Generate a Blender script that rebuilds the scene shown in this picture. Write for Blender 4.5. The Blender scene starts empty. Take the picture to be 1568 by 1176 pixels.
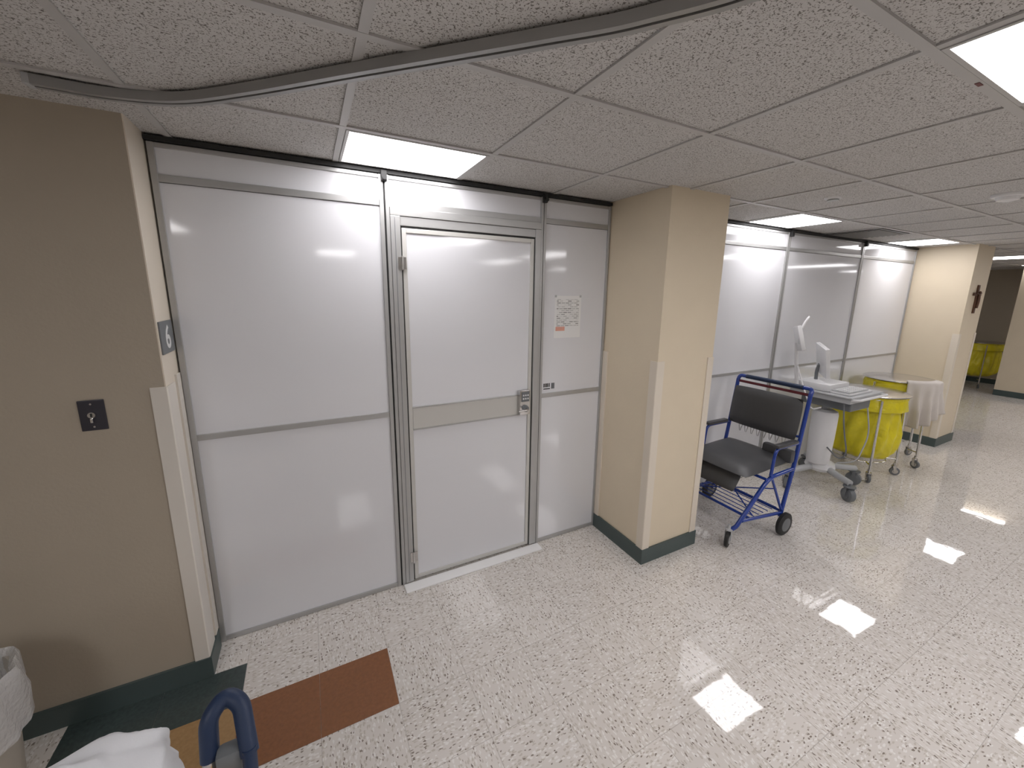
import bpy, bmesh, math, random
from mathutils import Vector, Matrix, noise as mnoise
random.seed(7)
sc=bpy.context.scene
try:
    sc.view_settings.view_transform='Standard'; sc.view_settings.look='None'
except Exception: pass

# ------------------------------------------------------------------ materials
def newmat(name):
    m=bpy.data.materials.new(name); m.use_nodes=True
    nt=m.node_tree; b=nt.nodes.get('Principled BSDF')
    return m,nt,b
def N(nt,t,**kw):
    n=nt.nodes.new(t)
    for k,v in kw.items(): setattr(n,k,v)
    return n
def L(nt,a,b): nt.links.new(a,b)
def math_(nt,op,a,b=None,c=None,clamp=False):
    n=N(nt,'ShaderNodeMath',operation=op); n.use_clamp=clamp
    for i,v in enumerate((a,b,c)):
        if v is None: continue
        if isinstance(v,(int,float)): n.inputs[i].default_value=v
        else: L(nt,v,n.inputs[i])
    return n.outputs[0]
def mixc(nt,fac,a,b):
    n=N(nt,'ShaderNodeMix',data_type='RGBA')
    for s,v in ((n.inputs['Factor'],fac),(n.inputs[6],a),(n.inputs[7],b)):
        if isinstance(v,(int,float)): s.default_value=v
        elif isinstance(v,tuple): s.default_value=v
        else: L(nt,v,s)
    return n.outputs[2]
def c4(c): return (c[0],c[1],c[2],1)
def simple(name,col,rough=.5,metal=0,var=.06,scale=6,bump=0,bscale=200,coat=0,spec=.5,bdist=.001):
    m,nt,b=newmat(name)
    tc=N(nt,'ShaderNodeTexCoord')
    nz=N(nt,'ShaderNodeTexNoise'); nz.inputs['Scale'].default_value=scale; nz.inputs['Detail'].default_value=3
    L(nt,tc.outputs['Object'],nz.inputs['Vector'])
    d=tuple(max(0,x*(1-var)) for x in col); e=tuple(min(1,x*(1+var)) for x in col)
    o=mixc(nt,nz.outputs['Fac'],c4(d),c4(e)); L(nt,o,b.inputs['Base Color'])
    b.inputs['Roughness'].default_value=rough; b.inputs['Metallic'].default_value=metal
    b.inputs['Coat Weight'].default_value=coat; b.inputs['Specular IOR Level'].default_value=spec
    if bump:
        n2=N(nt,'ShaderNodeTexNoise'); n2.inputs['Scale'].default_value=bscale; n2.inputs['Detail'].default_value=2
        L(nt,tc.outputs['Object'],n2.inputs['Vector'])
        bp=N(nt,'ShaderNodeBump'); bp.inputs['Strength'].default_value=bump; bp.inputs['Distance'].default_value=bdist
        L(nt,n2.outputs['Fac'],bp.inputs['Height']); L(nt,bp.outputs[0],b.inputs['Normal'])
    return m
M={}
M['wall']=simple('paint_tan',(.43,.375,.298),.55,bump=.3,bscale=90,var=.03,bdist=.002)
M['cream']=simple('paint_cream',(.74,.64,.485),.5,bump=.3,bscale=90,var=.03,bdist=.002)
M['guard']=simple('corner_guard_vinyl',(.76,.685,.58),.35,bump=.1,bscale=300,var=.02)
M['guardw']=simple('corner_guard_light',(.72,.68,.62),.35,var=.02)
M['base']=simple('cove_base_green',(.066,.092,.090),.4,var=.1)
M['panel']=simple('partition_panel_white',(.75,.755,.785),.07,var=.012,scale=2,spec=.7)
M['alu']=simple('anodised_aluminium',(.47,.47,.465),.38,metal=.55,var=.04,scale=15)
M['aludoor']=simple('door_rail_satin',(.60,.59,.56),.4,metal=.2,var=.03)
M['dark']=simple('black_rubber',(.018,.018,.018),.6,var=.1)
M['grid']=simple('ceiling_grid_paint',(.50,.49,.48),.5,var=.03)
M['white']=simple('white_plastic',(.76,.76,.77),.35,var=.02)
M['steel']=simple('stainless_steel',(.62,.61,.60),.22,metal=1,var=.05)
M['chrome']=simple('chrome',(.75,.75,.75),.12,metal=1,var=.02)
M['grey']=simple('grey_plastic',(.16,.17,.18),.45,var=.06)
M['lgrey']=simple('light_grey_plastic',(.46,.47,.48),.45,var=.05)
M['blue']=simple('blue_enamel',(.015,.05,.30),.25,var=.08,coat=.4)
M['navy']=simple('navy_grip_rubber',(.012,.028,.075),.5,var=.1,bump=.3,bscale=400)
M['red']=simple('dark_red_grip',(.12,.012,.02),.45,var=.1)
M['vinyl']=simple('charcoal_vinyl',(.065,.066,.070),.42,var=.15,bump=.25,bscale=120)
M['yellow']=simple('yellow_bag_plastic',(.72,.62,.02),.32,var=.2,scale=9,bump=.5,bscale=14,bdist=.03)
M['yellowp']=simple('yellow_plastic',(.75,.42,.03),.4)
M['cloth']=simple('white_cloth',(.76,.77,.80),.9,var=.04,bump=.4,bscale=350)
M['cloth2']=simple('offwhite_cloth',(.60,.555,.515),.9,var=.08,bump=.4,bscale=250)
M['wood']=simple('dark_wood',(.10,.045,.025),.5,var=.25)
M['canm']=simple('bin_beige',(.42,.39,.34),.4,var=.04)
M['tg']=simple('tile_green',(.050,.068,.066),.22,var=.35,scale=70)
M['tb']=simple('tile_brown',(.24,.10,.042),.25,var=.22,scale=70)
M['to']=simple('tile_ochre',(.36,.22,.10),.25,var=.22,scale=70)
M['plate']=simple('switch_plate_bronze',(.045,.043,.055),.4,metal=.3)
M['vent']=simple('vent_grey',(.09,.085,.08),.5)
M['thresh']=simple('threshold_white',(.88,.88,.88),.3,var=.02)
M['track']=simple('track_aluminium',(.36,.36,.355),.4,metal=.4,var=.04)
m,nt,b=newmat('bin_liner_plastic'); b.inputs['Base Color'].default_value=(.8,.8,.8,1)
b.inputs['Roughness'].default_value=.25; b.inputs['Alpha'].default_value=.55; M['liner']=m
nz=N(nt,'ShaderNodeTexNoise'); nz.inputs['Scale'].default_value=25; bp=N(nt,'ShaderNodeBump'); bp.inputs['Strength'].default_value=.8; bp.inputs['Distance'].default_value=.01
L(nt,nz.outputs['Fac'],bp.inputs['Height']); L(nt,bp.outputs[0],b.inputs['Normal'])
def emis(name,col,s):
    m,nt,b=newmat(name)
    tc=N(nt,'ShaderNodeTexCoord'); nz=N(nt,'ShaderNodeTexNoise'); nz.inputs['Scale'].default_value=2
    L(nt,tc.outputs['Object'],nz.inputs['Vector'])
    L(nt,mixc(nt,nz.outputs['Fac'],c4(tuple(x*.97 for x in col)),c4(col)),b.inputs['Emission Color'])
    b.inputs['Base Color'].default_value=(.8,.8,.8,1); b.inputs['Emission Strength'].default_value=s; return m
M['lamp']=emis('troffer_diffuser',(1,.975,.99),10.5)

# floor VCT
def floor_mat():
    m,nt,b=newmat('vinyl_composition_tile')
    tc=N(nt,'ShaderNodeTexCoord'); sx=N(nt,'ShaderNodeSeparateXYZ'); L(nt,tc.outputs['Object'],sx.inputs[0])
    T=.305
    u=math_(nt,'DIVIDE',math_(nt,'SUBTRACT',sx.outputs[0],.219),T); v=math_(nt,'DIVIDE',math_(nt,'SUBTRACT',sx.outputs[1],1.787),T)
    fu=math_(nt,'FLOOR',u); fv=math_(nt,'FLOOR',v)
    par=math_(nt,'FLOORED_MODULO',math_(nt,'ADD',fu,fv),2.0)
    def seam(w):
        a=math_(nt,'ABSOLUTE',math_(nt,'SUBTRACT',math_(nt,'FRACT',w),.5)); return math_(nt,'GREATER_THAN',a,.4955)
    s=math_(nt,'MAXIMUM',seam(u),seam(v))
    ca=N(nt,'ShaderNodeCombineXYZ'); L(nt,sx.outputs[0],ca.inputs[0]); L(nt,sx.outputs[1],ca.inputs[1])
    cb=N(nt,'ShaderNodeCombineXYZ'); L(nt,sx.outputs[1],cb.inputs[0]); L(nt,sx.outputs[0],cb.inputs[1])
    mv=N(nt,'ShaderNodeMix',data_type='VECTOR'); L(nt,par,mv.inputs['Factor']); L(nt,ca.outputs[0],mv.inputs[4]); L(nt,cb.outputs[0],mv.inputs[5])
    def speck(sxx,syy,thr,sel,off):
        mp=N(nt,'ShaderNodeMapping'); mp.inputs['Scale'].default_value=(sxx,syy,1); mp.inputs['Location'].default_value=(off,off*2,0)
        L(nt,mv.outputs[1],mp.inputs['Vector'])
        nz=N(nt,'ShaderNodeTexNoise'); nz.inputs['Scale'].default_value=1.3; nz.inputs['Detail'].default_value=1
        L(nt,mp.outputs[0],nz.inputs['Vector'])
        ad=N(nt,'ShaderNodeVectorMath',operation='MULTIPLY_ADD'); ad.inputs[1].default_value=(1.1,1.1,0); L(nt,nz.outputs['Color'],ad.inputs[0]); L(nt,mp.outputs[0],ad.inputs[2])
        vo=N(nt,'ShaderNodeTexVoronoi'); vo.inputs['Scale'].default_value=1; vo.voronoi_dimensions='2D'; L(nt,ad.outputs[0],vo.inputs['Vector'])
        sc_=N(nt,'ShaderNodeSeparateColor'); L(nt,vo.outputs['Color'],sc_.inputs[0])
        return math_(nt,'MULTIPLY',math_(nt,'LESS_THAN',vo.outputs['Distance'],thr),math_(nt,'GREATER_THAN',sc_.outputs[0],sel))
    cell=N(nt,'ShaderNodeCombineXYZ'); L(nt,fu,cell.inputs[0]); L(nt,fv,cell.inputs[1])
    wn=N(nt,'ShaderNodeTexWhiteNoise',noise_dimensions='2D'); L(nt,cell.outputs[0],wn.inputs['Vector'])
    base=mixc(nt,wn.outputs['Value'],(.665,.625,.585,1),(.70,.66,.62,1))
    c1=mixc(nt,speck(50,110,.38,.62,3.1),base,(.55,.505,.45,1))
    c2=mixc(nt,speck(44,92,.34,.60,7.7),c1,(.78,.755,.725,1))
    c3=mixc(nt,speck(58,118,.31,.85,13.3),c2,(.25,.21,.18,1))
    c4_=mixc(nt,math_(nt,'MULTIPLY',s,.40),c3,(.25,.22,.19,1))
    L(nt,c4_,b.inputs['Base Color'])
    nz=N(nt,'ShaderNodeTexNoise'); nz.inputs['Scale'].default_value=8; nz.inputs['Detail'].default_value=2; L(nt,tc.outputs['Object'],nz.inputs['Vector'])
    h=math_(nt,'SUBTRACT',nz.outputs['Fac'],math_(nt,'MULTIPLY',s,.15))
    bp=N(nt,'ShaderNodeBump'); bp.inputs['Strength'].default_value=.14; bp.inputs['Distance'].default_value=.003
    L(nt,h,bp.inputs['Height']); L(nt,bp.outputs[0],b.inputs['Normal'])
    b.inputs['Roughness'].default_value=.03; b.inputs['Specular IOR Level'].default_value=.65
    return m
M['floor']=floor_mat()
def ceil_mat():
    m,nt,b=newmat('acoustic_ceiling_tile')
    tc=N(nt,'ShaderNodeTexCoord')
    def nz(s,d=2,off=0):
        mp=N(nt,'ShaderNodeMapping'); mp.inputs['Location'].default_value=(off,off,0); L(nt,tc.outputs['Object'],mp.inputs['Vector'])
        n=N(nt,'ShaderNodeTexNoise'); n.inputs['Scale'].default_value=s; n.inputs['Detail'].default_value=d; L(nt,mp.outputs[0],n.inputs['Vector']); return n.outputs['Fac']
    a=math_(nt,'LESS_THAN',math_(nt,'ABSOLUTE',math_(nt,'SUBTRACT',nz(85,1),.5)),.036)
    k=math_(nt,'GREATER_THAN',nz(125,1,5.3),.53)
    worm=math_(nt,'MULTIPLY',a,k)
    spot=math_(nt,'GREATER_THAN',nz(200,1,9.1),.64)
    w=math_(nt,'MAXIMUM',worm,spot)
    base=mixc(nt,nz(60,3,2.2),(.53,.515,.50,1),(.66,.645,.63,1))
    L(nt,mixc(nt,math_(nt,'MULTIPLY',w,.9),base,(.16,.145,.13,1)),b.inputs['Base Color'])
    bp=N(nt,'ShaderNodeBump'); bp.inputs['Strength'].default_value=.5; bp.inputs['Distance'].default_value=.002
    L(nt,math_(nt,'SUBTRACT',1.0,w),bp.inputs['Height']); L(nt,bp.outputs[0],b.inputs['Normal'])
    b.inputs['Roughness'].default_value=.9; b.inputs['Specular IOR Level'].default_value=.1
    return m
M['ceil']=ceil_mat()

# ------------------------------------------------------------------ geometry helpers
def fillet(pts,r,closed=False,n=5):
    pts=[Vector(p) for p in pts]; out=[]; k=len(pts)
    for i,p in enumerate(pts):
        if not closed and i in (0,k-1): out.append(p); continue
        a=pts[i-1]; c=pts[(i+1)%k]; u=(a-p); v=(c-p); rr=min(r,u.length*.48,v.length*.48)
        s=p+u.normalized()*rr; e=p+v.normalized()*rr
        for j in range(n+1):
            t=j/n; out.append((1-t)**2*s+2*t*(1-t)*p+t*t*e)
    return out
def sweep(pts,prof,closed=False,caps=True,up=None):
    n=len(pts); vs=[];fs=[]; m=len(prof); prev=None
    for i,p in enumerate(pts):
        if closed: t=(pts[(i+1)%n]-pts[i-1]).normalized()
        else: t=(pts[min(i+1,n-1)]-pts[max(i-1,0)]).normalized()
        if up is not None: nrm=up.cross(t).normalized()
        elif prev is None:
            ref=Vector((0,0,1)) if abs(t.z)<.9 else Vector((1,0,0)); nrm=ref.cross(t).normalized()
        else: nrm=(prev-t*prev.dot(t)).normalized()
        prev=nrm; bn=t.cross(nrm)
        for a,b in prof: vs.append(p+nrm*a+bn*b)
    for i in range(n if closed else n-1):
        j=(i+1)%n
        for q in range(m):
            r=(q+1)%m; fs.append((i*m+q,i*m+r,j*m+r,j*m+q))
    if caps and not closed:
        fs.append(tuple(range(m-1,-1,-1))); fs.append(tuple((n-1)*m+q for q in range(m)))
    return vs,fs
def circ(r,n=12): return [(r*math.cos(2*math.pi*i/n),r*math.sin(2*math.pi*i/n)) for i in range(n)]
def mkmesh(name,vs,fs,mat,smooth=False,bevel=0,sub=0):
    me=bpy.data.meshes.new(name); me.from_pydata([tuple(v) for v in vs],[],fs); me.materials.append(mat)
    bm=bmesh.new(); bm.from_mesh(me); bmesh.ops.recalc_face_normals(bm,faces=bm.faces)
    if bevel: bmesh.ops.bevel(bm,geom=list(bm.edges),offset=bevel,segments=2,affect='EDGES',profile=.6)
    bm.to_mesh(me); bm.free()
    if smooth:
        for p in me.polygons: p.use_smooth=True
        try: me.set_sharp_from_angle(angle=math.radians(40))
        except Exception: pass
    o=bpy.data.objects.new(name,me); sc.collection.objects.link(o)
    if sub:
        s=o.modifiers.new('sub','SUBSURF'); s.levels=sub; s.render_levels=sub
    return o
def boxvf(a,b):
    x0,y0,z0=a;x1,y1,z1=b
    vs=[(x,y,z) for x in (x0,x1) for y in (y0,y1) for z in (z0,z1)]
    fs=[(0,1,3,2),(4,6,7,5),(0,4,5,1),(2,3,7,6),(0,2,6,4),(1,5,7,3)]
    return vs,fs
class G:
    def __init__(s,name,loc=(0,0,0),rz=0):
        s.e=bpy.data.objects.new(name,None); s.e.empty_display_size=.1; sc.collection.objects.link(s.e)
        s.o=Vector(loc); s.e.location=s.o; s.e.rotation_euler=(0,0,rz)
    def add(s,name,vs,fs,mat,**k):
        vs=[Vector(v)-s.o for v in vs]
        o=mkmesh(name,vs,fs,M[mat] if isinstance(mat,str) else mat,**k); o.parent=s.e; return o
    def box(s,name,a,b,mat,bevel=0,smooth=False): 
        vs,fs=boxvf(a,b); return s.add(name,vs,fs,mat,bevel=bevel,smooth=smooth)
    def tube(s,name,pts,r,mat,fr=.04,closed=False,n=12):
        p=fillet(pts,fr,closed); vs,fs=sweep(p,circ(r,n),closed); return s.add(name,vs,fs,mat,smooth=True)
    def lathe(s,name,c,prof,mat,axis='z',n=32,bump=None):
        vs=[];fs=[];c=Vector(c)
        for r,h in prof:
            for i in range(n):
                a=2*math.pi*i/n; rr=max(r,1e-4)
                if bump: rr*=bump(a,h)
                q=(rr*math.cos(a),rr*math.sin(a),h)
                if axis=='y': q=(q[0],q[2],q[1])
                if axis=='x': q=(q[2],q[0],q[1])
                vs.append(c+Vector(q))
        for k in range(len(prof)-1):
            for i in range(n):
                j=(i+1)%n; fs.append((k*n+i,k*n+j,(k+1)*n+j,(k+1)*n+i))
        fs.append(tuple(range(n))); fs.append(tuple((len(prof)-1)*n+i for i in range(n)))
        return s.add(name,vs,fs,mat,smooth=True)
    def pad(s,name,c,size,mat,rot=None,bevel=.02):
        h=Vector(size)/2; vs,fs=boxvf(-h,h); R=rot or Matrix.Identity(3)
        vs=[R@Vector(v)+Vector(c) for v in vs]
        return s.add(name,vs,fs,mat,bevel=bevel,smooth=True)
def solo(name,a,b,mat,bevel=0):
    vs,fs=boxvf(a,b); return mkmesh(name,vs,fs,M[mat],bevel=bevel)

H=2.36; YW=2.204; YF=1.695; YL=2.007; XL=-.534
C1=(1.836,2.333); C2=(6.58,7.10)
X0,X1=-3.0,12.7; Y0,Y1=-6.5,4.6
# ------------------------------------------------------------------ room shell
solo('floor',(X0,Y0,-.1),(X1,Y1,0),'floor')
solo('ceiling',(X0,Y0,H),(X1,Y1,H+.1),'ceil')
solo('wall_left',(X0-.1,Y0,0),(X0,Y1,H),'wall')
solo('wall_rear',(X0,Y0-.1,0),(X1,Y0,H),'wall')
solo('wall_end',(X1,Y0,0),(X1+.1,Y1,H),'wall')
solo('wall_alcove',(7.10,Y1,0),(X1,Y1+.1,H),'wall')
solo('wall_near_partition',(X0,YL,0),(XL,YL+.35,H),'wall')
solo('trim_1',(XL,YL+.001,0),(XL+.004,YW+.1,H),'guard')
def column(name,x0,x1,y0,y1):
    g=G(name,((x0+x1)/2,(y0+y1)/2,0))
    g.box('shaft',(x0,y0,0),(x1,y1,H),'cream')
    t=.012
    g.box('cove_base_front',(x0-t,y0-t,0),(x1+t,y0,.105),'base')
    g.box('cove_base_left',(x0-t,y0,0),(x0,y1,.105),'base')
    g.box('cove_base_right',(x1,y0,0),(x1+t,y1,.105),'base')
    w=.052;q=.007
    def guard(nm,cx,sx,cy,sy,z0=.105,z1=1.365):
        pts=[(cx-sx*w,cy),(cx-sx*w,cy-sy*q),(cx+sx*(q-.004),cy-sy*q),(cx+sx*q,cy-sy*(q-.004)),(cx+sx*q,cy+sy*w),(cx,cy+sy*w),(cx,cy)]
        n=len(pts); vs=[(x,y,z0) for x,y in pts]+[(x,y,z1) for x,y in pts]
        fs=[(i,(i+1)%n,n+(i+1)%n,n+i) for i in range(n)]+[tuple(range(n)),tuple(range(n,2*n))]
        g.add(nm,vs,fs,'guard')
    guard('corner_guard_a',x0,-1,y0,1); guard('corner_guard_b',x1,1,y0,1)
    return g
col1=column('column',C1[0],C1[1],YF,YW+.15)
col1.box('edge_guard_back',(C1[0]-.009,YW-.06,.105),(C1[0],YW-.013,1.365),'guard')
col2=column('column',C2[0],C2[1],YF,YW+.15)
col3=column('column',11.3,11.8,1.6,2.3)
g=G('corner_guard',(XL,YL,0))
w=.045;q=.006
pts=[(XL-w,YL),(XL-w,YL-q),(XL+.004+q-.004,YL-q),(XL+.004+q,YL-q+.004),(XL+.004+q,YL+.10),(XL+.004,YL+.10),(XL+.004,YL+.0005)]
n=len(pts); vs=[(x,y,.10) for x,y in pts]+[(x,y,1.375) for x,y in pts]
g.add('l_profile',vs,[(i,(i+1)%n,n+(i+1)%n,n+i) for i in range(n)]+[tuple(range(n)),tuple(range(n,2*n))],'guardw')
g.box('jamb_strip',(XL+.004,YL+.125,.10),(XL+.012,YW-.02,1.40),'guardw')
solo('baseboard_left',(X0,YL-.012,0),(XL+.016,YL,.10),'base')
solo('baseboard_jamb',(XL+.004,YL,0),(XL+.016,YW-.03,.10),'base')
solo('baseboard_end',(X1-.012,Y0,0),(X1,Y1,.10),'base')
solo('baseboard_alcove',(7.1,Y1-.012,0),(X1-.012,Y1,.10),'base')

# accent floor tiles
T=.305;tx,ty=.219,1.787
def ft(name,i0,i1,j0,j1,mat):
    solo(name,(tx+i0*T,ty+j0*T,0),(tx+i1*T,ty+j1*T,.0015),mat)
for a in (-2,-1): ft('floor_tile_brown',a,a+1-.003,-1,0,'tb')
for a in (-4,-3): ft('floor_tile_ochre',a,a+1-.003,-1,0,'to')
for a in (-4,-3): ft('floor_tile_green',a,a+1-.003,0.003,.70,'tg')

# ------------------------------------------------------------------ ceiling grid and lights
gx,gy=.77,1.121; S=.61
g=G('ceiling_grid',(0,0,H))
vs=[];fs=[]
def addb(a,b):
    v,f=boxvf(a,b);o=len(vs);vs.extend(v);fs.extend([tuple(i+o for i in q) for q in f])
x=gx-math.floor((gx-X0)/S)*S
xs=[]
while x<X1: xs.append(x); x+=S
y=gy-math.floor((gy-Y0)/S)*S; ys=[]
while y<Y1: ys.append(y); y+=S
for x in xs: addb((x-.012,Y0,H-.006),(x+.012,Y1,H-.0005))
for y in ys: addb((X0,y-.012,H-.0068),(X1,y+.012,H-.0005))
g.add('tee_bars',vs,fs,'grid')
def lamp(x0,y0,nx=1,ny=1,y1=None):
    xa=x0+.014; xb=x0+nx*S-.014; ya=y0+.014; yb=(y0+ny*S if y1 is None else y1)-.014
    g=G('ceiling_light',((xa+xb)/2,(ya+yb)/2,H))
    g.box('diffuser',(xa+.012,ya+.012,H-.0075),(xb-.012,yb-.012,H-.0008),'lamp')
    for nm,a,b in (('frame_a',(xa,ya),(xb,ya+.012)),('frame_b',(xa,yb-.012),(xb,yb)),('frame_c',(xa,ya+.012),(xa+.012,yb-.012)),('frame_d',(xb-.012,ya+.012),(xb,yb-.012))):
        g.box(nm,(a[0],a[1],H-.0085),(b[0],b[1],H-.0008),'grid')
yr=gy+S
lamp(gx-S,yr,y1=YW-.02)
lamp(gx+4*S,yr,y1=YW-.02); lamp(gx+8*S,yr,y1=YW-.02)
lamp(gx+13*S,yr); lamp(gx+17*S,yr)
lamp(gx+S,gy-3*S,1,2)
lamp(gx+8*S,gy-3*S,1,2); lamp(gx+13*S,gy-3*S,1,2); lamp(gx+17*S,gy-3*S,1,2)  # last panel is an unseen extra, added to brighten the far hall
lamp(gx+4*S,gy-8*S,1,2); lamp(gx+8*S,gy-10*S,1,2); lamp(gx-S,gy-8*S,1,2)
lamp(gx-4*S,gy-4*S,1,2); lamp(gx+4*S,gy-5*S,1,2)  # unseen fill panels, added to brighten the dark left wall
g=G('air_vent',(4.74,1.95,H))
g.box('plate',(4.46,1.76,H-.008),(5.02,2.18,H-.0008),'vent')
for i in range(9):
    yy=1.79+i*.042
    vsf=[(4.49,yy,H-.009),(4.99,yy,H-.009),(4.99,yy+.03,H-.016),(4.49,yy+.03,H-.016),(4.49,yy,H-.011),(4.99,yy,H-.011),(4.99,yy+.03,H-.018),(4.49,yy+.03,H-.018)]
    g.add('louvre_%d'%(i+1),vsf,[(0,1,2,3),(7,6,5,4),(0,4,5,1),(1,5,6,2),(2,6,7,3),(3,7,4,0)],'vent')
g=G('smoke_detector',(3.61,.86,H)); g.lathe('base',(3.61,.86,H-.012),[(.07,.012),(.07,.0),(.065,-.006)],'white'); g.lathe('dome',(3.61,.86,H-.02),[(.05,.003),(.045,-.015),(.02,-.022),(0,-.023)],'white')
g=G('fire_sprinkler',(2.90,1.41,H)); g.lathe('escutcheon',(2.9,1.41,H-.004),[(.045,.004),(.04,-.004),(.02,-.008)],'white'); g.lathe('cap',(2.9,1.41,H-.012),[(.03,0),(.03,-.004)],'lgrey')
g=G('ceiling_tag',(1.70,.51,H)); g.box('label',(1.685,.505,H-.0085),(1.715,.515,H-.007),'red')

# ------------------------------------------------------------------ curved curtain track
g=G('curtain_track',(0,1.3,H))
ctrl=[(-.655,1.775),(-.48,1.770),(-.30,1.70),(-.10,1.525),(.164,1.26),(.52,.905),(.68,.735),(.83,.50),(.93,.1),(.97,-.6),(.97,-1.6)]
def crom(P,n=14):
    P=[Vector((p[0],p[1],H-.018)) for p in P]; Q=[P[0]*2-P[1]]+P+[P[-1]*2-P[-2]]; out=[]
    for i in range(1,len(Q)-2):
        a,b,c,d=Q[i-1:i+3]
        for j in range(n):
            t=j/n; out.append(.5*((2*b)+(c-a)*t+(2*a-5*b+4*c-d)*t*t+(3*b-a-3*c+d)*t**3))
    out.append(P[-1]); return out
path=crom(ctrl)
prof=[(-.020,.010),(-.020,-.016),(-.0045,-.016),(-.0045,-.012),(-.016,-.012),(-.016,.005),(.016,.005),(.016,-.012),(.0045,-.012),(.0045,-.016),(.020,-.016),(.020,.010)]
vs,fs=sweep(path,prof,up=Vector((0,0,1)))
g.add('rail',vs,fs,'track')
g.box('end_cap',(-.670,1.754,H-.036),(-.654,1.796,H-.007),'lgrey',bevel=.003)

# ------------------------------------------------------------------ partition, bay 1
def vpost(g,nm,x0,x1,z0=.0,z1=2.33,d=.0,mat='alu',groove=False):
    g.box(nm,(x0,YW-.012-d,z0),(x1,YW+.03,z1),mat,bevel=.002)
def hrail(g,nm,x0,x1,z0,z1,d=0,mat='alu'):
    g.box(nm,(x0,YW-.008-d,z0),(x1,YW+.028,z1),mat,bevel=.0015)
p=G('partition_wall',(.6,YW,0))
xa=-.523; xe=1.832
p.box('panel_left',(xa+.02,YW,.02),(.36,YW+.02,2.18),'panel')
p.box('panel_right',(1.325,YW,.02),(xe-.01,YW+.02,2.18),'panel')
p.box('transom_left',(xa+.02,YW,2.20),(.36,YW+.02,2.32),'panel')
p.box('transom_mid',(.385,YW,2.20),(1.305,YW+.02,2.32),'panel')
p.box('transom_right',(1.325,YW,2.20),(xe-.01,YW+.02,2.32),'panel')
vpost(p,'post_left',xa,xa+.022)
vpost(p,'post_a',.352,.372); 
p.box('post_a_seam',(.372,YW-.006,0),(.380,YW+.02,2.33),'dark')
vpost(p,'post_b',.380,.398,d=.004)
vpost(p,'post_d',1.292,1.308,d=.004)
p.box('post_d_seam',(1.308,YW-.006,0),(1.313,YW+.02,2.33),'dark')
vpost(p,'post_e',1.313,1.330)
vpost(p,'post_right',xe-.016,xe)
for nm,a,b in (('left',xa+.02,.352),('right',1.33,xe-.016)):
    hrail(p,'header_rail_'+nm,a,b,2.182,2.212); hrail(p,'mid_rail_'+nm,a,b,1.074,1.102); hrail(p,'bottom_rail_'+nm,a,b,0.003,.026)
    hrail(p,'top_rail_'+nm,a,b,2.312,2.33)
hrail(p,'top_rail_mid',.398,1.292,2.312,2.33); hrail(p,'header_rail_mid',.398,1.292,2.182,2.212)
p.box('top_track',(xa-.005,YW-.02,2.333),(xe,YW+.03,H-.009),'dark')
for x in (.376,1.310):
    p.box('top_clamp_%d'%(x*10),(x-.014,YW-.035,2.295),(x+.014,YW-.014,2.345),'dark',bevel=.004)
    p.lathe('knob_%d'%(x*10),(x,YW-.05,2.31),[(.012,0),(.012,.016)],'dark',axis='y',n=12)
# door
d=G('door_1',(.85,YW,0))
d.box('frame_left',(.399,YW-.020,.012),(.448,YW+.03,2.14),'alu',bevel=.003)
d.box('frame_left_groove',(.419,YW-.0205,.02),(.422,YW-.019,2.13),'grey')
d.box('frame_right',(1.254,YW-.020,.012),(1.291,YW+.03,2.14),'alu',bevel=.003)
d.box('frame_head',(.399,YW-.020,2.14),(1.291,YW+.03,2.181),'alu',bevel=.003)
d.box('frame_head_lower',(.448,YW-.014,2.093),(1.254,YW+.03,2.139),'alu',bevel=.003)
d.box('gap_seal_left',(.448,YW-.008,.015),(.454,YW+.02,2.09),'dark')
d.box('gap_seal_right',(1.248,YW-.008,.015),(1.254,YW+.02,2.09),'dark')
d.box('gap_seal_top',(.454,YW-.008,2.084),(1.248,YW+.02,2.092),'dark')
d.box('leaf_panel',(.470,YW-.004,.03),(1.232,YW+.02,2.07),'panel')
d.box('stile_left',(.455,YW-.012,.018),(.478,YW+.02,2.083),'aludoor',bevel=.002)
d.box('stile_right',(1.224,YW-.012,.018),(1.247,YW+.02,2.083),'aludoor',bevel=.002)
d.box('leaf_top',(.478,YW-.012,2.060),(1.224,YW+.02,2.083),'aludoor',bevel=.002)
d.box('leaf_bottom',(.478,YW-.012,.018),(1.224,YW+.02,.040),'aludoor',bevel=.002)
d.box('push_rail',(.478,YW-.013,.985),(1.224,YW+.02,1.108),'aludoor',bevel=.003)
d.box('push_rail_lip',(.478,YW-.016,1.108),(1.224,YW+.0,1.116),'alu',bevel=.001)
d.box('push_rail_lip_low',(.478,YW-.016,.978),(1.224,YW+.0,.985),'alu',bevel=.001)
for i,z in enumerate((1.905,.18)):
    d.box('hinge_plate_%d'%i,(.430,YW-.026,z-.032),(.472,YW-.019,z+.032),'steel',bevel=.002)
    d.lathe('hinge_pin_%d'%i,(.450,YW-.030,z-.036),[(.006,0),(.006,.072)],'steel',n=12)
d.box('threshold',(.385,YW-.095,0),(1.320,YW-.021,.010),'thresh',bevel=.004)
d.box('lock_body',(1.150,YW-.045,.985),(1.225,YW-.013,1.150),'steel',bevel=.008,smooth=True)
d.box('lock_face',(1.160,YW-.049,1.075),(1.215,YW-.044,1.140),'grey',bevel=.004)
for i in range(3):
    for j in range(2):
        d.box('key_%d%d'%(i,j),(1.167+i*.016,YW-.052,1.090+j*.022),(1.177+i*.016,YW-.048,1.100+j*.022),'white',bevel=.002)
d.lathe('lock_rose',(1.187,YW-.062,1.03),[(.020,0),(.024,.02)],'grey',axis='y',n=20)
d.tube('lock_lever',[(1.187,YW-.058,1.03),(1.187,YW-.085,1.03),(1.12,YW-.085,1.028)],.008,'steel',fr=.012)
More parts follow.
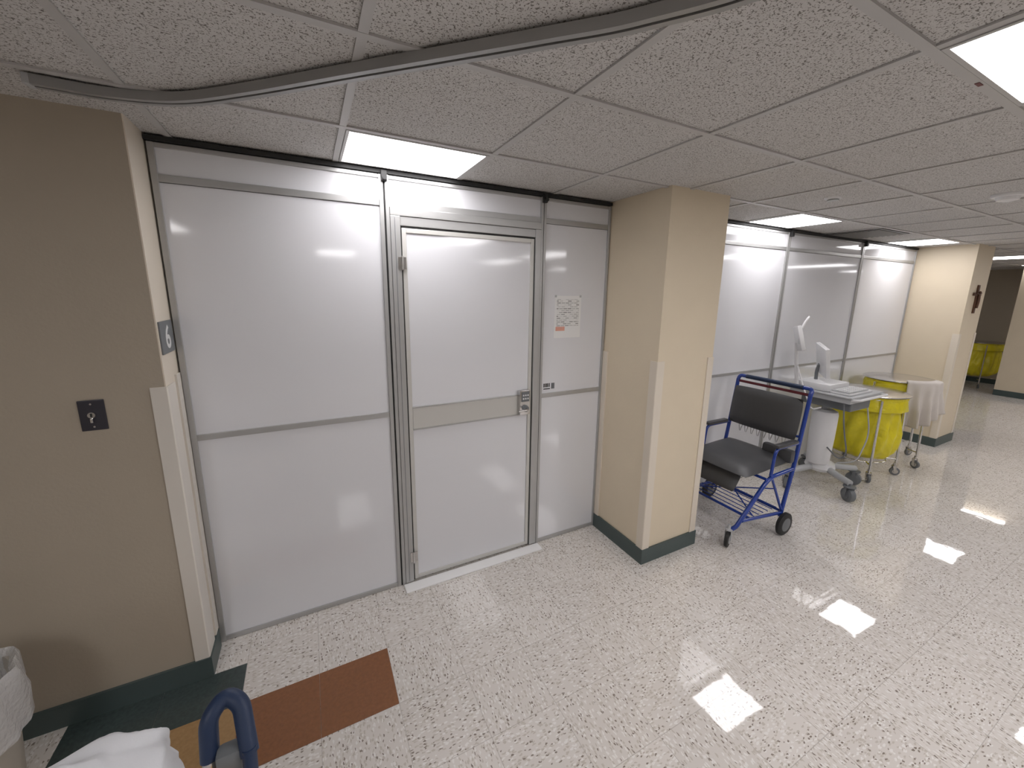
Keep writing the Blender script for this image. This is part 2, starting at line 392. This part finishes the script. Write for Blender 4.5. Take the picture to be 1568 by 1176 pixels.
def notice():
    m,nt,b=newmat('printed_notice'); tc=N(nt,'ShaderNodeTexCoord'); sx=N(nt,'ShaderNodeSeparateXYZ'); L(nt,tc.outputs['Generated'],sx.inputs[0])
    bk=N(nt,'ShaderNodeTexBrick'); bk.inputs['Scale'].default_value=1; bk.inputs['Brick Width'].default_value=.16; bk.inputs['Row Height'].default_value=.045; bk.inputs['Mortar Size'].default_value=.012
    bk.inputs['Color1'].default_value=(.22,.22,.22,1); bk.inputs['Color2'].default_value=(.80,.80,.80,1); bk.inputs['Mortar'].default_value=(.80,.80,.79,1)
    cb=N(nt,'ShaderNodeCombineXYZ'); L(nt,sx.outputs[0],cb.inputs[0]); L(nt,sx.outputs[2],cb.inputs[1]); L(nt,cb.outputs[0],bk.inputs['Vector'])
    z=sx.outputs[2]; x=sx.outputs[0]
    def rng(v,a,b_): return math_(nt,'MULTIPLY',math_(nt,'GREATER_THAN',v,a),math_(nt,'LESS_THAN',v,b_))
    mask=math_(nt,'MULTIPLY',rng(z,.28,.92),rng(x,.08,.92))
    red=math_(nt,'MULTIPLY',rng(z,.17,.27),rng(x,.06,.40))
    c=mixc(nt,mask,(.80,.80,.80,1),bk.outputs['Color']); c=mixc(nt,red,c,(.72,.36,.28,1)); L(nt,c,b.inputs['Base Color']); b.inputs['Roughness'].default_value=.6
    return m
M['notice']=notice()
g=G('paper_notice',(1.52,YW,1.6)); g.box('sheet',(1.415,YW-.0015,1.47),(1.625,YW-.0003,1.745),'notice')
for i,(x,z) in enumerate(((1.415,1.735),(1.61,1.735))): g.box('tape_%d'%i,(x,YW-.0022,z),(x+.015,YW-.0015,z+.015),'lgrey')
g=G('logo_sticker',(1.385,YW,1.14)); 
g.box('base',(1.345,YW-.001,1.122),(1.437,YW-.0002,1.172),'panel')
xx=1.348
for i,wd in enumerate((.012,.014,.012,.010)): g.box('letter_%d'%i,(xx,YW-.0018,1.142),(xx+wd-.003,YW-.001,1.168),'dark'); xx+=.014
g.box('square',(1.408,YW-.0018,1.128),(1.434,YW-.001,1.168),'grey'); g.box('line',(1.348,YW-.0018,1.127),(1.400,YW-.001,1.134),'dark')

# ------------------------------------------------------------------ partition, bay 2
p=G('partition_wall',(4.4,YW,0))
xs2=[C1[1]+.004,2.52,3.90,5.27,C2[0]-.016]
for i in range(4):
    a,b=xs2[i],xs2[i+1]
    p.box('panel_%d'%i,(a+.005,YW,.02),(b-.005,YW+.02,2.17),'panel')
    p.box('transom_%d'%i,(a+.005,YW,2.19),(b-.005,YW+.02,2.32),'panel')
    for nm,z0,z1 in (('header',2.172,2.200),('mid',1.062,1.087),('bottom',.003,.026),('top',2.312,2.33)):
        hrail(p,nm+'_rail_%d'%i,a+.02,b-.02,z0,z1)
for i,x in enumerate(xs2):
    if i in (0,4): vpost(p,'post_%d'%i,x-.0 if i==0 else x-.018,x+.018 if i==0 else x)
    else:
        vpost(p,'post_%da'%i,x-.022,x-.003); vpost(p,'post_%db'%i,x+.003,x+.022); p.box('seam_%d'%i,(x-.003,YW-.006,0),(x+.003,YW+.02,2.33),'dark')
        p.box('top_clamp_%d'%i,(x-.016,YW-.04,2.29),(x+.016,YW-.014,2.345),'dark',bevel=.004)
p.box('top_track',(xs2[0],YW-.02,2.333),(xs2[-1],YW+.03,H-.009),'dark')

# ------------------------------------------------------------------ wall fittings
g=G('key_switch_plate',(-.75,YL,1.29))
g.box('plate',(-.790,YL-.006,1.228),(-.716,YL,1.346),'plate',bevel=.003)
g.lathe('key_barrel',(-.753,YL-.016,1.290),[(.011,0),(.012,.010)],'chrome',axis='y',n=20)
g.box('key_slot',(-.755,YL-.019,1.284),(-.751,YL-.0155,1.297),'dark')
g.box('key_tab',(-.757,YL-.022,1.262),(-.749,YL-.008,1.279),'chrome',bevel=.002)
for i,z in enumerate((1.243,1.331)): g.lathe('screw_%d'%i,(-.753,YL-.008,z),[(.0035,0),(.0035,.002)],'steel',axis='y',n=10)
xj=XL+.004
g=G('room_number_sign',(xj,2.1,1.56))
g.box('plaque',(xj,2.02,1.50),(xj+.006,2.18,1.63),'grey',bevel=.002)
cu=bpy.data.curves.new('digit','FONT'); cu.body='6'; cu.size=.13; cu.extrude=.0006; cu.offset=.002; cu.align_x='CENTER'; cu.align_y='CENTER'
to=bpy.data.objects.new('digit',cu); sc.collection.objects.link(to); cu.materials.append(M['white']); to.parent=g.e
to.location=(.0068,0,0); to.rotation_euler=(math.pi/2,0,math.pi/2)
g=G('wall_crucifix',(6.82,YF,1.75))
g.box('upright',(6.800,YF-.018,1.60),(6.840,YF,1.92),'wood',bevel=.004); g.box('crossbar',(6.71,YF-.017,1.80),(6.93,YF-.001,1.835),'wood',bevel=.004)
g.tube('figure_body',[(6.82,YF-.026,1.66),(6.822,YF-.032,1.74),(6.82,YF-.028,1.81)],.012,'wood'); g.lathe('figure_head',(6.82,YF-.03,1.825),[(.004,0),(.012,.008),(.012,.018),(.004,.027)],'wood',n=12)
g.tube('figure_arms',[(6.75,YF-.024,1.83),(6.82,YF-.026,1.81),(6.89,YF-.024,1.83)],.006,'wood')

# ------------------------------------------------------------------ casters
def caster(g,nm,x,y,r=.05,wd=.022,stem=.06,ang=0,mat='dark',hub='lgrey'):
    R=Matrix.Rotation(ang,3,'Z'); o=Vector((x,y,0))
    n=24; prof=[(r*.35,-wd*.55),(r*.8,-wd*.5),(r*.97,-wd*.4),(r,0),(r*.97,wd*.4),(r*.8,wd*.5),(r*.35,wd*.55)]
    vs=[];fs=[]
    for rr,h in prof:
        for i in range(n):
            a=2*math.pi*i/n; vs.append(o+R@Vector((rr*math.cos(a),h,r+rr*math.sin(a))))
    for k in range(len(prof)-1):
        for i in range(n): j=(i+1)%n; fs.append((k*n+i,k*n+j,(k+1)*n+j,(k+1)*n+i))
    fs+= [tuple(range(n)),tuple((len(prof)-1)*n+i for i in range(n))]
    g.add(nm+'_tyre',vs,fs,mat,smooth=True)
    vs=[];fs=[]
    for rr,h in ((r*.55,-wd*.6),(r*.55,wd*.6)):
        for i in range(n): a=2*math.pi*i/n; vs.append(o+R@Vector((rr*math.cos(a),h,r+rr*math.sin(a))))
    for i in range(n): j=(i+1)%n; fs.append((i,j,n+j,n+i))
    fs+= [tuple(range(n)),tuple(n+i for i in range(n))]
    g.add(nm+'_hub',vs,fs,hub)
    for s in (-1,1):
        q=[(-.010,r-.01),(.010,r-.01),(-.018+r*.5,2*r+.012),(-.045+r*.5,2*r+.012)]
        vs=[o+R@Vector((u,s*wd*.75+e,z)) for e in (-.002,.002) for u,z in q]
        g.add(nm+'_fork%d'%(s+1),vs,[(0,1,2,3),(7,6,5,4),(0,4,5,1),(1,5,6,2),(2,6,7,3),(3,7,4,0)],hub)
    c=o+R@Vector((r*.5-.03,0,2*r+.008)); 
    g.lathe(nm+'_swivel',c,[(wd*.95,0),(wd*.95,.010),(.011,.014),(.011,stem)],hub,n=16)
    return c

# ------------------------------------------------------------------ blue transport chair (faces -x)
ch=G('transport_chair',(3.0,1.77,0))
yn,yf=1.50,2.06; TR=.0145
for nm,y,s in (('near',yn,1),('far',yf,-1)):
    ch.tube('rear_post_'+nm,[(3.20,y,1.07),(3.13,y,.55),(3.04,y,.13)],TR,'blue',fr=.1)
    ch.tube('side_frame_'+nm,[(3.125,y,.50),(2.82,y,.49),(2.56,y+s*.03,.16),(2.545,y+s*.05,.135)],TR,'blue',fr=.08)
    ch.tube('lower_rail_'+nm,[(3.05,y,.16),(2.60,y+s*.02,.20)],.012,'blue')
    ch.tube('brace_'+nm,[(3.05,y,.17),(2.86,y,.48)],.009,'blue')
    ch.tube('armrest_tube_'+nm,[(3.155,y,.70),(2.86,y,.70),(2.84,y,.50)],.011,'blue',fr=.05)
    ch.pad('armrest_pad_'+nm,(2.98,y,.718),(.25,.045,.025),'vinyl',bevel=.010)
    yy=y-s*.035
    r=.088
    ch.lathe('rear_tyre_'+nm,(3.04,yy,r),[(.05,-.018),(.075,-.018),(r,-.010),(r,.010),(.075,.018),(.05,.018)],'dark',axis='y')
    ch.lathe('rear_hub_'+nm,(3.04,yy,r),[(.018,-.024),(.052,-.019),(.052,.019),(.018,.024)],'grey',axis='y')
    ch.tube('axle_'+nm,[(3.04,yy,r),(3.04,y,r),(3.04,y,.15)],.008,'steel',fr=.01)
    caster(ch,'front_caster_'+nm,2.53,y+s*.06,r=.060,wd=.026,stem=.04,ang=.35)
ch.tube('top_loop',[(3.195,yn,1.05),(3.215,yn,1.10),(3.215,yf,1.10),(3.195,yf,1.05)],TR,'blue',fr=.06)
ch.tube('push_bar_grip',[(3.215,yn+.06,1.10),(3.215,yf-.06,1.10)],.0175,'navy')
ch.tube('push_bar_red_sleeve',[(3.205,yn+.005,1.055),(3.205,yf-.005,1.055)],.011,'red')
ch.tube('back_cross',[(3.16,yn,.74),(3.16,yf,.74)],.010,'blue')
ch.tube('cross_low_rear',[(3.05,yn,.17),(3.05,yf,.17)],.010,'blue'); ch.tube('cross_low_front',[(2.70,yn+.02,.19),(2.70,yf-.02,.19)],.010,'blue')
ch.tube('cross_seat_front',[(2.80,yn,.48),(2.80,yf,.48)],.010,'blue')
for i in range(6):
    x=2.74+i*.055; ch.tube('rack_wire_%d'%i,[(x,yn+.02,.20),(x,yf-.02,.20)],.0035,'blue',n=8)
for i in range(2): ch.tube('rack_brace_%d'%i,[(2.72,yn+.02+i*.5,.21),(2.98,yn+.52-i*.5,.36)],.005,'blue',n=8)
def cushion(g,nm,c,size,rot,mat,bulge=.02,nx=10,ny=10):
    vs=[];fs=[];sx,sy,sz=size
    def ht(u,v): return (1-abs(u)**4)*(1-abs(v)**4)
    for s in (1,-1):
        for i in range(nx+1):
            for j in range(ny+1):
                u=-1+2*i/nx; v=-1+2*j/ny
                z=s*(sz*.5*(ht(u,v)**.25)+ (bulge*ht(u,v) if s>0 else 0))
                rr=.96+.04*(1-(abs(u)*abs(v))**3)
                vs.append(rot@Vector((u*sx/2*rr,v*sy/2*rr,z))+Vector(c))
    K=(nx+1)*(ny+1)
    for s in (0,1):
        for i in range(nx):
            for j in range(ny):
                a=s*K+i*(ny+1)+j; fs.append((a,a+1,a+ny+2,a+ny+1))
    g.add(nm,vs,fs,mat,smooth=True)
cushion(ch,'seat_cushion',(2.86,1.78,.545),(.56,.53,.055),Matrix.Rotation(-.06,3,'Y'),'vinyl',.012)
cushion(ch,'calf_pad',(2.63,1.80,.45),(.16,.40,.035),Matrix.Rotation(-1.0,3,'Y'),'vinyl',.01)
cushion(ch,'back_cushion',(3.135,1.78,.87),(.32,.54,.05),Matrix.Rotation(-math.radians(83),3,'Y'),'vinyl',.015)
for i in range(9): ch.tube('coil_%d'%i,[(3.18,1.56+i*.05,.70),(3.175,1.575+i*.05,.62),(3.18,1.59+i*.05,.70)],.004,'white',n=6)
ch.pad('belt_pouch',(3.08,1.60,.60),(.06,.22,.10),'vinyl',bevel=.02)

# ------------------------------------------------------------------ vital signs / ultrasound style cart
v=G('medical_monitor_cart',(4.18,1.80,0))
bc=Vector((4.20,1.80,0)); ends=[(3.86,1.89),(4.08,1.50),(4.50,1.64),(4.46,2.04)]
for i,(x,y) in enumerate(ends):
    c=caster(v,'caster_%d'%i,x,y,r=.062,wd=.05,stem=.03,ang=.4+i*.7,mat='grey',hub='grey')
    v.tube('leg_%d'%i,[(c.x,c.y,.165),(bc.x*.55+x*.45,bc.y*.55+y*.45,.185),(bc.x,bc.y,.20)],.028,'lgrey',fr=.05)
v.lathe('base_hub',(bc.x,bc.y,.16),[(.10,0),(.12,.03),(.11,.07),(.07,.09)],'white')
v.lathe('column_shroud',(bc.x-.06,bc.y,.24),[(.080,0),(.090,.02),(.098,.25),(.100,.47),(.092,.50),(.06,.515)],'white')
v.lathe('column_post',(bc.x-.06,bc.y,.74),[(.03,0),(.03,.16)],'lgrey')
v.box('work_tray',(3.92,1.54,.885),(4.46,2.02,.93),'lgrey',bevel=.012,smooth=True)
v.box('tray_rim',(3.91,1.53,.93),(4.47,2.03,.945),'lgrey',bevel=.006)
v.box('drawer',(4.02,1.57,.80),(4.36,1.96,.884),'grey',bevel=.01)
v.box('console_body',(3.96,1.72,.946),(4.30,2.00,1.01),'white',bevel=.015,smooth=True)
v.box('console_base',(3.97,1.57,.946),(4.36,1.72,.962),'white',bevel=.005)
v.box('keyboard',(3.98,1.58,.9625),(4.31,1.71,.972),'lgrey',bevel=.003)
for i in range(4):
    for j in range(9): v.box('key_%d_%d'%(i,j),(3.995+j*.034,1.585+i*.030,.9725),(4.022+j*.034,1.607+i*.030,.978),'white')
v.tube('front_handle',[(3.94,1.55,.92),(3.94,1.49,.93),(4.44,1.49,.93),(4.44,1.55,.92)],.011,'white',fr=.04)
v.tube('mast',[(3.94,1.97,.95),(3.90,1.99,1.2),(3.85,1.98,1.36)],.015,'white',fr=.08)
def screen(nm,c,w,h,rz,tilt,roll=0):
    R=Matrix.Rotation(rz,3,'Z')@Matrix.Rotation(roll,3,'Y')@Matrix.Rotation(tilt,3,'X'); 
    v.pad(nm+'_case',c,(w,.035,h),'white',rot=R,bevel=.01)
    off=R@Vector((0,-.0185,0)); v.pad(nm+'_glass',Vector(c)+off,(w*.86,.003,h*.8),'lgrey',rot=R,bevel=.001)
screen('tablet',(3.82,1.95,1.40),.16,.22,math.radians(40),math.radians(-14),math.radians(8))
screen('monitor',(4.08,1.86,1.20),.24,.28,math.radians(45),math.radians(-12),math.radians(-10))
v.tube('monitor_arm',[(4.14,1.92,1.0),(4.13,1.92,1.1),(4.10,1.89,1.16)],.014,'grey')
v.tube('probe_a',[(3.84,1.95,1.49),(3.86,1.94,1.55),(3.89,1.93,1.59)],.010,'white'); 
v.tube('scanner_handle',[(3.80,1.94,1.46),(3.77,1.92,1.42),(3.79,1.92,1.36)],.012,'lgrey'); 
v.tube('cable_a',[(3.95,1.60,.93),(3.90,1.55,.70),(3.97,1.52,.45),(4.05,1.60,.35),(4.09,1.72,.42)],.006,'grey',fr=.1,n=8)
v.tube('cable_b',[(4.40,1.62,.90),(4.38,1.54,.55),(4.28,1.56,.30),(4.22,1.68,.26)],.006,'lgrey',fr=.1,n=8)
v.tube('cable_c',[(3.90,1.97,1.15),(3.84,1.88,1.0),(3.88,1.80,.78),(3.96,1.76,.80)],.006,'white',fr=.1,n=8)

# ------------------------------------------------------------------ linen hampers
def hamper(name,cx,cy,zt,R,a0,bag='yellow',lid=True,seed=0,zb=.22):
    g=G(name,(cx,cy,0))
    pts=[(cx+R*math.cos(2*math.pi*i/32),cy+R*math.sin(2*math.pi*i/32),zt-.03) for i in range(32)]
    g.tube('top_ring',pts,.010,'chrome',closed=True,fr=.0)
    g.tube('base_ring',[(cx+(R*.8)*math.cos(2*math.pi*i/32),cy+(R*.8)*math.sin(2*math.pi*i/32),.17) for i in range(32)],.008,'chrome',closed=True,fr=.0)
    for k in range(4):
        a=a0+k*math.pi/2; x,y=math.cos(a),math.sin(a)
        g.tube('leg_%d'%k,[(cx+R*1.10*x,cy+R*1.10*y,zt-.03),(cx+R*1.13*x,cy+R*1.13*y,.45),(cx+R*1.16*x,cy+R*1.16*y,.125)],.011,'chrome',fr=.15)
        g.tube('spoke_%d'%k,[(cx+R*.8*x,cy+R*.8*y,.17),(cx+R*1.14*x,cy+R*1.14*y,.17)],.008,'chrome')
        caster(g,'caster_%d'%k,cx+R*1.16*x,cy+R*1.16*y,r=.042,wd=.024,stem=.04,ang=a,mat='grey',hub='steel')
    H0=zt-.06-zb
    def bump(a,h): 
        d=(zt-.04-h)/.7
        return 1+.07*d*math.sin(7*a+seed+h*5)+.05*math.sin(13*a+2*seed-h*9)*min(1,d*2)+.06*mnoise.noise(Vector((math.cos(a)*2,math.sin(a)*2,h*6+seed)))
    prof=[(.02,zb)]+[(R*k,zb+H0*t) for k,t in ((.55,0),(.80,.05),(.92,.12),(.98,.22),(1.0,.34),(1.0,.46),(.97,.58),(.95,.70),(.93,.82),(.93,.92))]+[(R*.95,zt-.045),(R*1.045,zt-.035),(R*1.05,zt-.01),(R*1.0,zt-.008)]
    g.lathe('bag',(cx,cy,0),prof,bag,n=96,bump=bump)
    g.lathe('bag_cuff',(cx,cy,0),[(R*1.03,zt-.02),(R*1.07,zt-.05),(R*1.09,zt-.14),(R*1.07,zt-.145),(R*1.04,zt-.05)],bag,n=72,bump=lambda a,h:1+.02*math.sin(11*a+h*30+seed))
    if lid: g.lathe('lid',(cx,cy,zt),[(R*1.08,-.006),(R*1.14,0),(R*1.14,.008),(R*1.08,.014),(R*.6,.022),(0,.026)],'steel',n=48)
    return g
h1=hamper('linen_hamper',4.93,1.80,.84,.275,math.radians(40),seed=1.3,zb=.19)
h2=hamper('linen_hamper',5.66,1.83,.90,.270,math.radians(70),seed=4.1,zb=.42)
def drape(name,cx,cy,R,z0,z1,a0,a1,mat,seed=0,over=.12):
    vs=[];fs=[];nu,nv=44,28
    for j in range(nv+1):
        for i in range(nu+1):
            u=i/nu;t=j/nv;a=a0+(a1-a0)*u
            if t<.2:
                k=t/.2; r=R*(1.0)+(R*.22)*k; z=z0+.026-.012*k*k
            else:
                k=(t-.2)/.8; r=R*1.22+.03*k+.03*k*math.sin(9*u*math.pi+seed)+.012*k*math.sin(21*u+seed*3); z=z0+.014-(z0-z1)*k*(.8+.2*math.sin(3.1*u+seed))
            r+=.008*mnoise.noise(Vector((u*5,t*5,seed)))
            vs.append((cx+r*math.cos(a),cy+r*math.sin(a),z))
    for j in range(nv):
        for i in range(nu): q=j*(nu+1)+i; fs.append((q,q+1,q+nu+2,q+nu+1))
    o=mkmesh(name,vs,fs,M[mat],smooth=True); m=o.modifiers.new('s','SOLIDIFY'); m.thickness=.006; return o
drape('towel',5.66,1.83,.270,.905,.44,math.radians(-150),math.radians(-75),'cloth2',seed=1.0)
h3=hamper('linen_hamper',12.10,2.80,.90,.33,math.radians(30),seed=2.2,lid=True)

# ------------------------------------------------------------------ foreground: bin, walker with towel
cx,cy=-1.105,1.68
b=G('waste_bin',(cx,cy,0))
b.lathe('bucket',(cx,cy,0),[(.115,0),(.12,.005),(.155,.50),(.165,.505),(.165,.53),(.150,.53),(.11,.03)],'canm',n=40)
b.lathe('liner',(cx,cy,0),[(.100,.12),(.140,.45),(.152,.54),(.165,.555),(.172,.535),(.178,.45),(.172,.34),(.170,.33)],'liner',n=80,bump=lambda a,h:1+.03*math.sin(9*a+h*14)+.02*math.sin(17*a-h*22)+.03*mnoise.noise(Vector((math.cos(a)*3,math.sin(a)*3,h*9))))

wk=G('rolling_walker',(-.35,.72,0))
hx,hy=-.212,.862
wk.tube('handle_grip',[(hx-.034,hy-.020,.835),(hx-.032,hy-.002,.912),(hx-.006,hy+.024,.928),(hx+.022,hy+.008,.912),(hx+.036,hy-.045,.835)],.0165,'navy',fr=.035,n=18)
wk.tube('handle_stem_a',[(hx-.034,hy-.020,.85),(hx-.038,hy-.045,.74),(hx-.04,hy-.07,.10)],.012,'steel')
wk.tube('handle_stem_b',[(hx+.036,hy-.045,.85),(hx+.036,hy-.07,.74),(hx+.036,hy-.09,.10)],.013,'navy')
wk.pad('latch_body',(hx+.0,hy-.030,.825),(.045,.035,.06),'grey',bevel=.012)
wk.pad('latch_yellow',(hx-.012,hy-.042,.80),(.045,.04,.04),'yellowp',bevel=.012)
wk.tube('cross_bar',[(hx-.04,hy-.05,.68),(-.72,.70,.68)],.012,'steel')
wk.tube('far_stem',[(-.72,.70,.68),(-.72,.68,.10)],.012,'steel')
wk.tube('front_leg_a',[(hx-.04,hy-.06,.45),(-.2,.45,.42),(-.2,.30,.10)],.012,'steel'); wk.tube('front_leg_b',[(-.72,.69,.45),(-.72,.35,.42),(-.72,.25,.10)],.012,'steel')
wk.box('seat',(-.72,.40,.44),(-.25,.72,.47),'grey',bevel=.01)
wk.tube('towel_shelf_rim',[(-.74,.60,.69),(-.30,.62,.69),(-.30,.80,.69),(-.74,.86,.69)],.010,'steel',fr=.03,closed=True)
for i,(x,y) in enumerate(((hx-.04,hy-.07),(-.72,.68),(-.2,.30),(-.72,.25))): caster(wk,'wheel_%d'%i,x,y,r=.04,wd=.022,stem=.03,ang=1.2)
wk.lathe('wheel_b',(hx+.040,hy-.10,.04),[(.018,-.01),(.04,-.01),(.04,.01),(.018,.01)],'dark',axis='y')
def bundle(name,c,sx,sy,sz,rz,mat,seed):
    bm=bmesh.new(); bmesh.ops.create_icosphere(bm,subdivisions=6,radius=1)
    R=Matrix.Rotation(rz,3,'Z')
    for v in bm.verts:
        p=v.co.copy(); s=Vector((abs(p.x)**.6*(1 if p.x>0 else -1),abs(p.y)**.6*(1 if p.y>0 else -1),abs(p.z)**.7*(1 if p.z>0 else -1)))
        n1=mnoise.noise(Vector((p.x*1.6+seed,p.y*2.6,p.z*2)))
        ridge=1-abs(mnoise.noise(Vector((p.x*2.4+seed*2,p.y*3.2+p.x*2,p.z*1.5))))*2.0
        r2=1-abs(mnoise.noise(Vector((p.x*5+p.y*3+seed*2,p.y*2.2-p.x*2,p.z*2.5))))*2.0
        f=1+.18*n1+.12*ridge+.05*r2
        q=Vector((s.x*sx,s.y*sy,s.z*sz))*f; v.co=R@q+Vector(c)
    me=bpy.data.meshes.new(name); bm.to_mesh(me); bm.free(); me.materials.append(M[mat])
    for p in me.polygons: p.use_smooth=True
    o=bpy.data.objects.new(name,me); sc.collection.objects.link(o); return o
bundle('folded_towel',(-.60,.83,.800),.26,.125,.075,.06,'cloth',2.0)

# ------------------------------------------------------------------ camera
R=[[0.88761,-0.46035,0.01504],[-0.07551,-0.17764,-0.98119],[0.45437,0.86978,-0.19244]]
cam=bpy.data.cameras.new('camera'); co=bpy.data.objects.new('camera',cam); sc.collection.objects.link(co)
r=Vector(R[0]);u=-Vector(R[1]);bk=-Vector(R[2])
mt=Matrix(((r.x,u.x,bk.x,0),(r.y,u.y,bk.y,0),(r.z,u.z,bk.z,1.768),(0,0,0,1))); co.matrix_world=mt
cam.sensor_width=36; cam.lens=36*607.574/1568; cam.shift_x=-8.47/1568; cam.shift_y=-22.37/1568; cam.clip_start=.02
sc.camera=co
w=bpy.data.worlds.new('world'); sc.world=w; w.use_nodes=True; w.node_tree.nodes['Background'].inputs[0].default_value=(.5,.5,.5,1); w.node_tree.nodes['Background'].inputs[1].default_value=.1
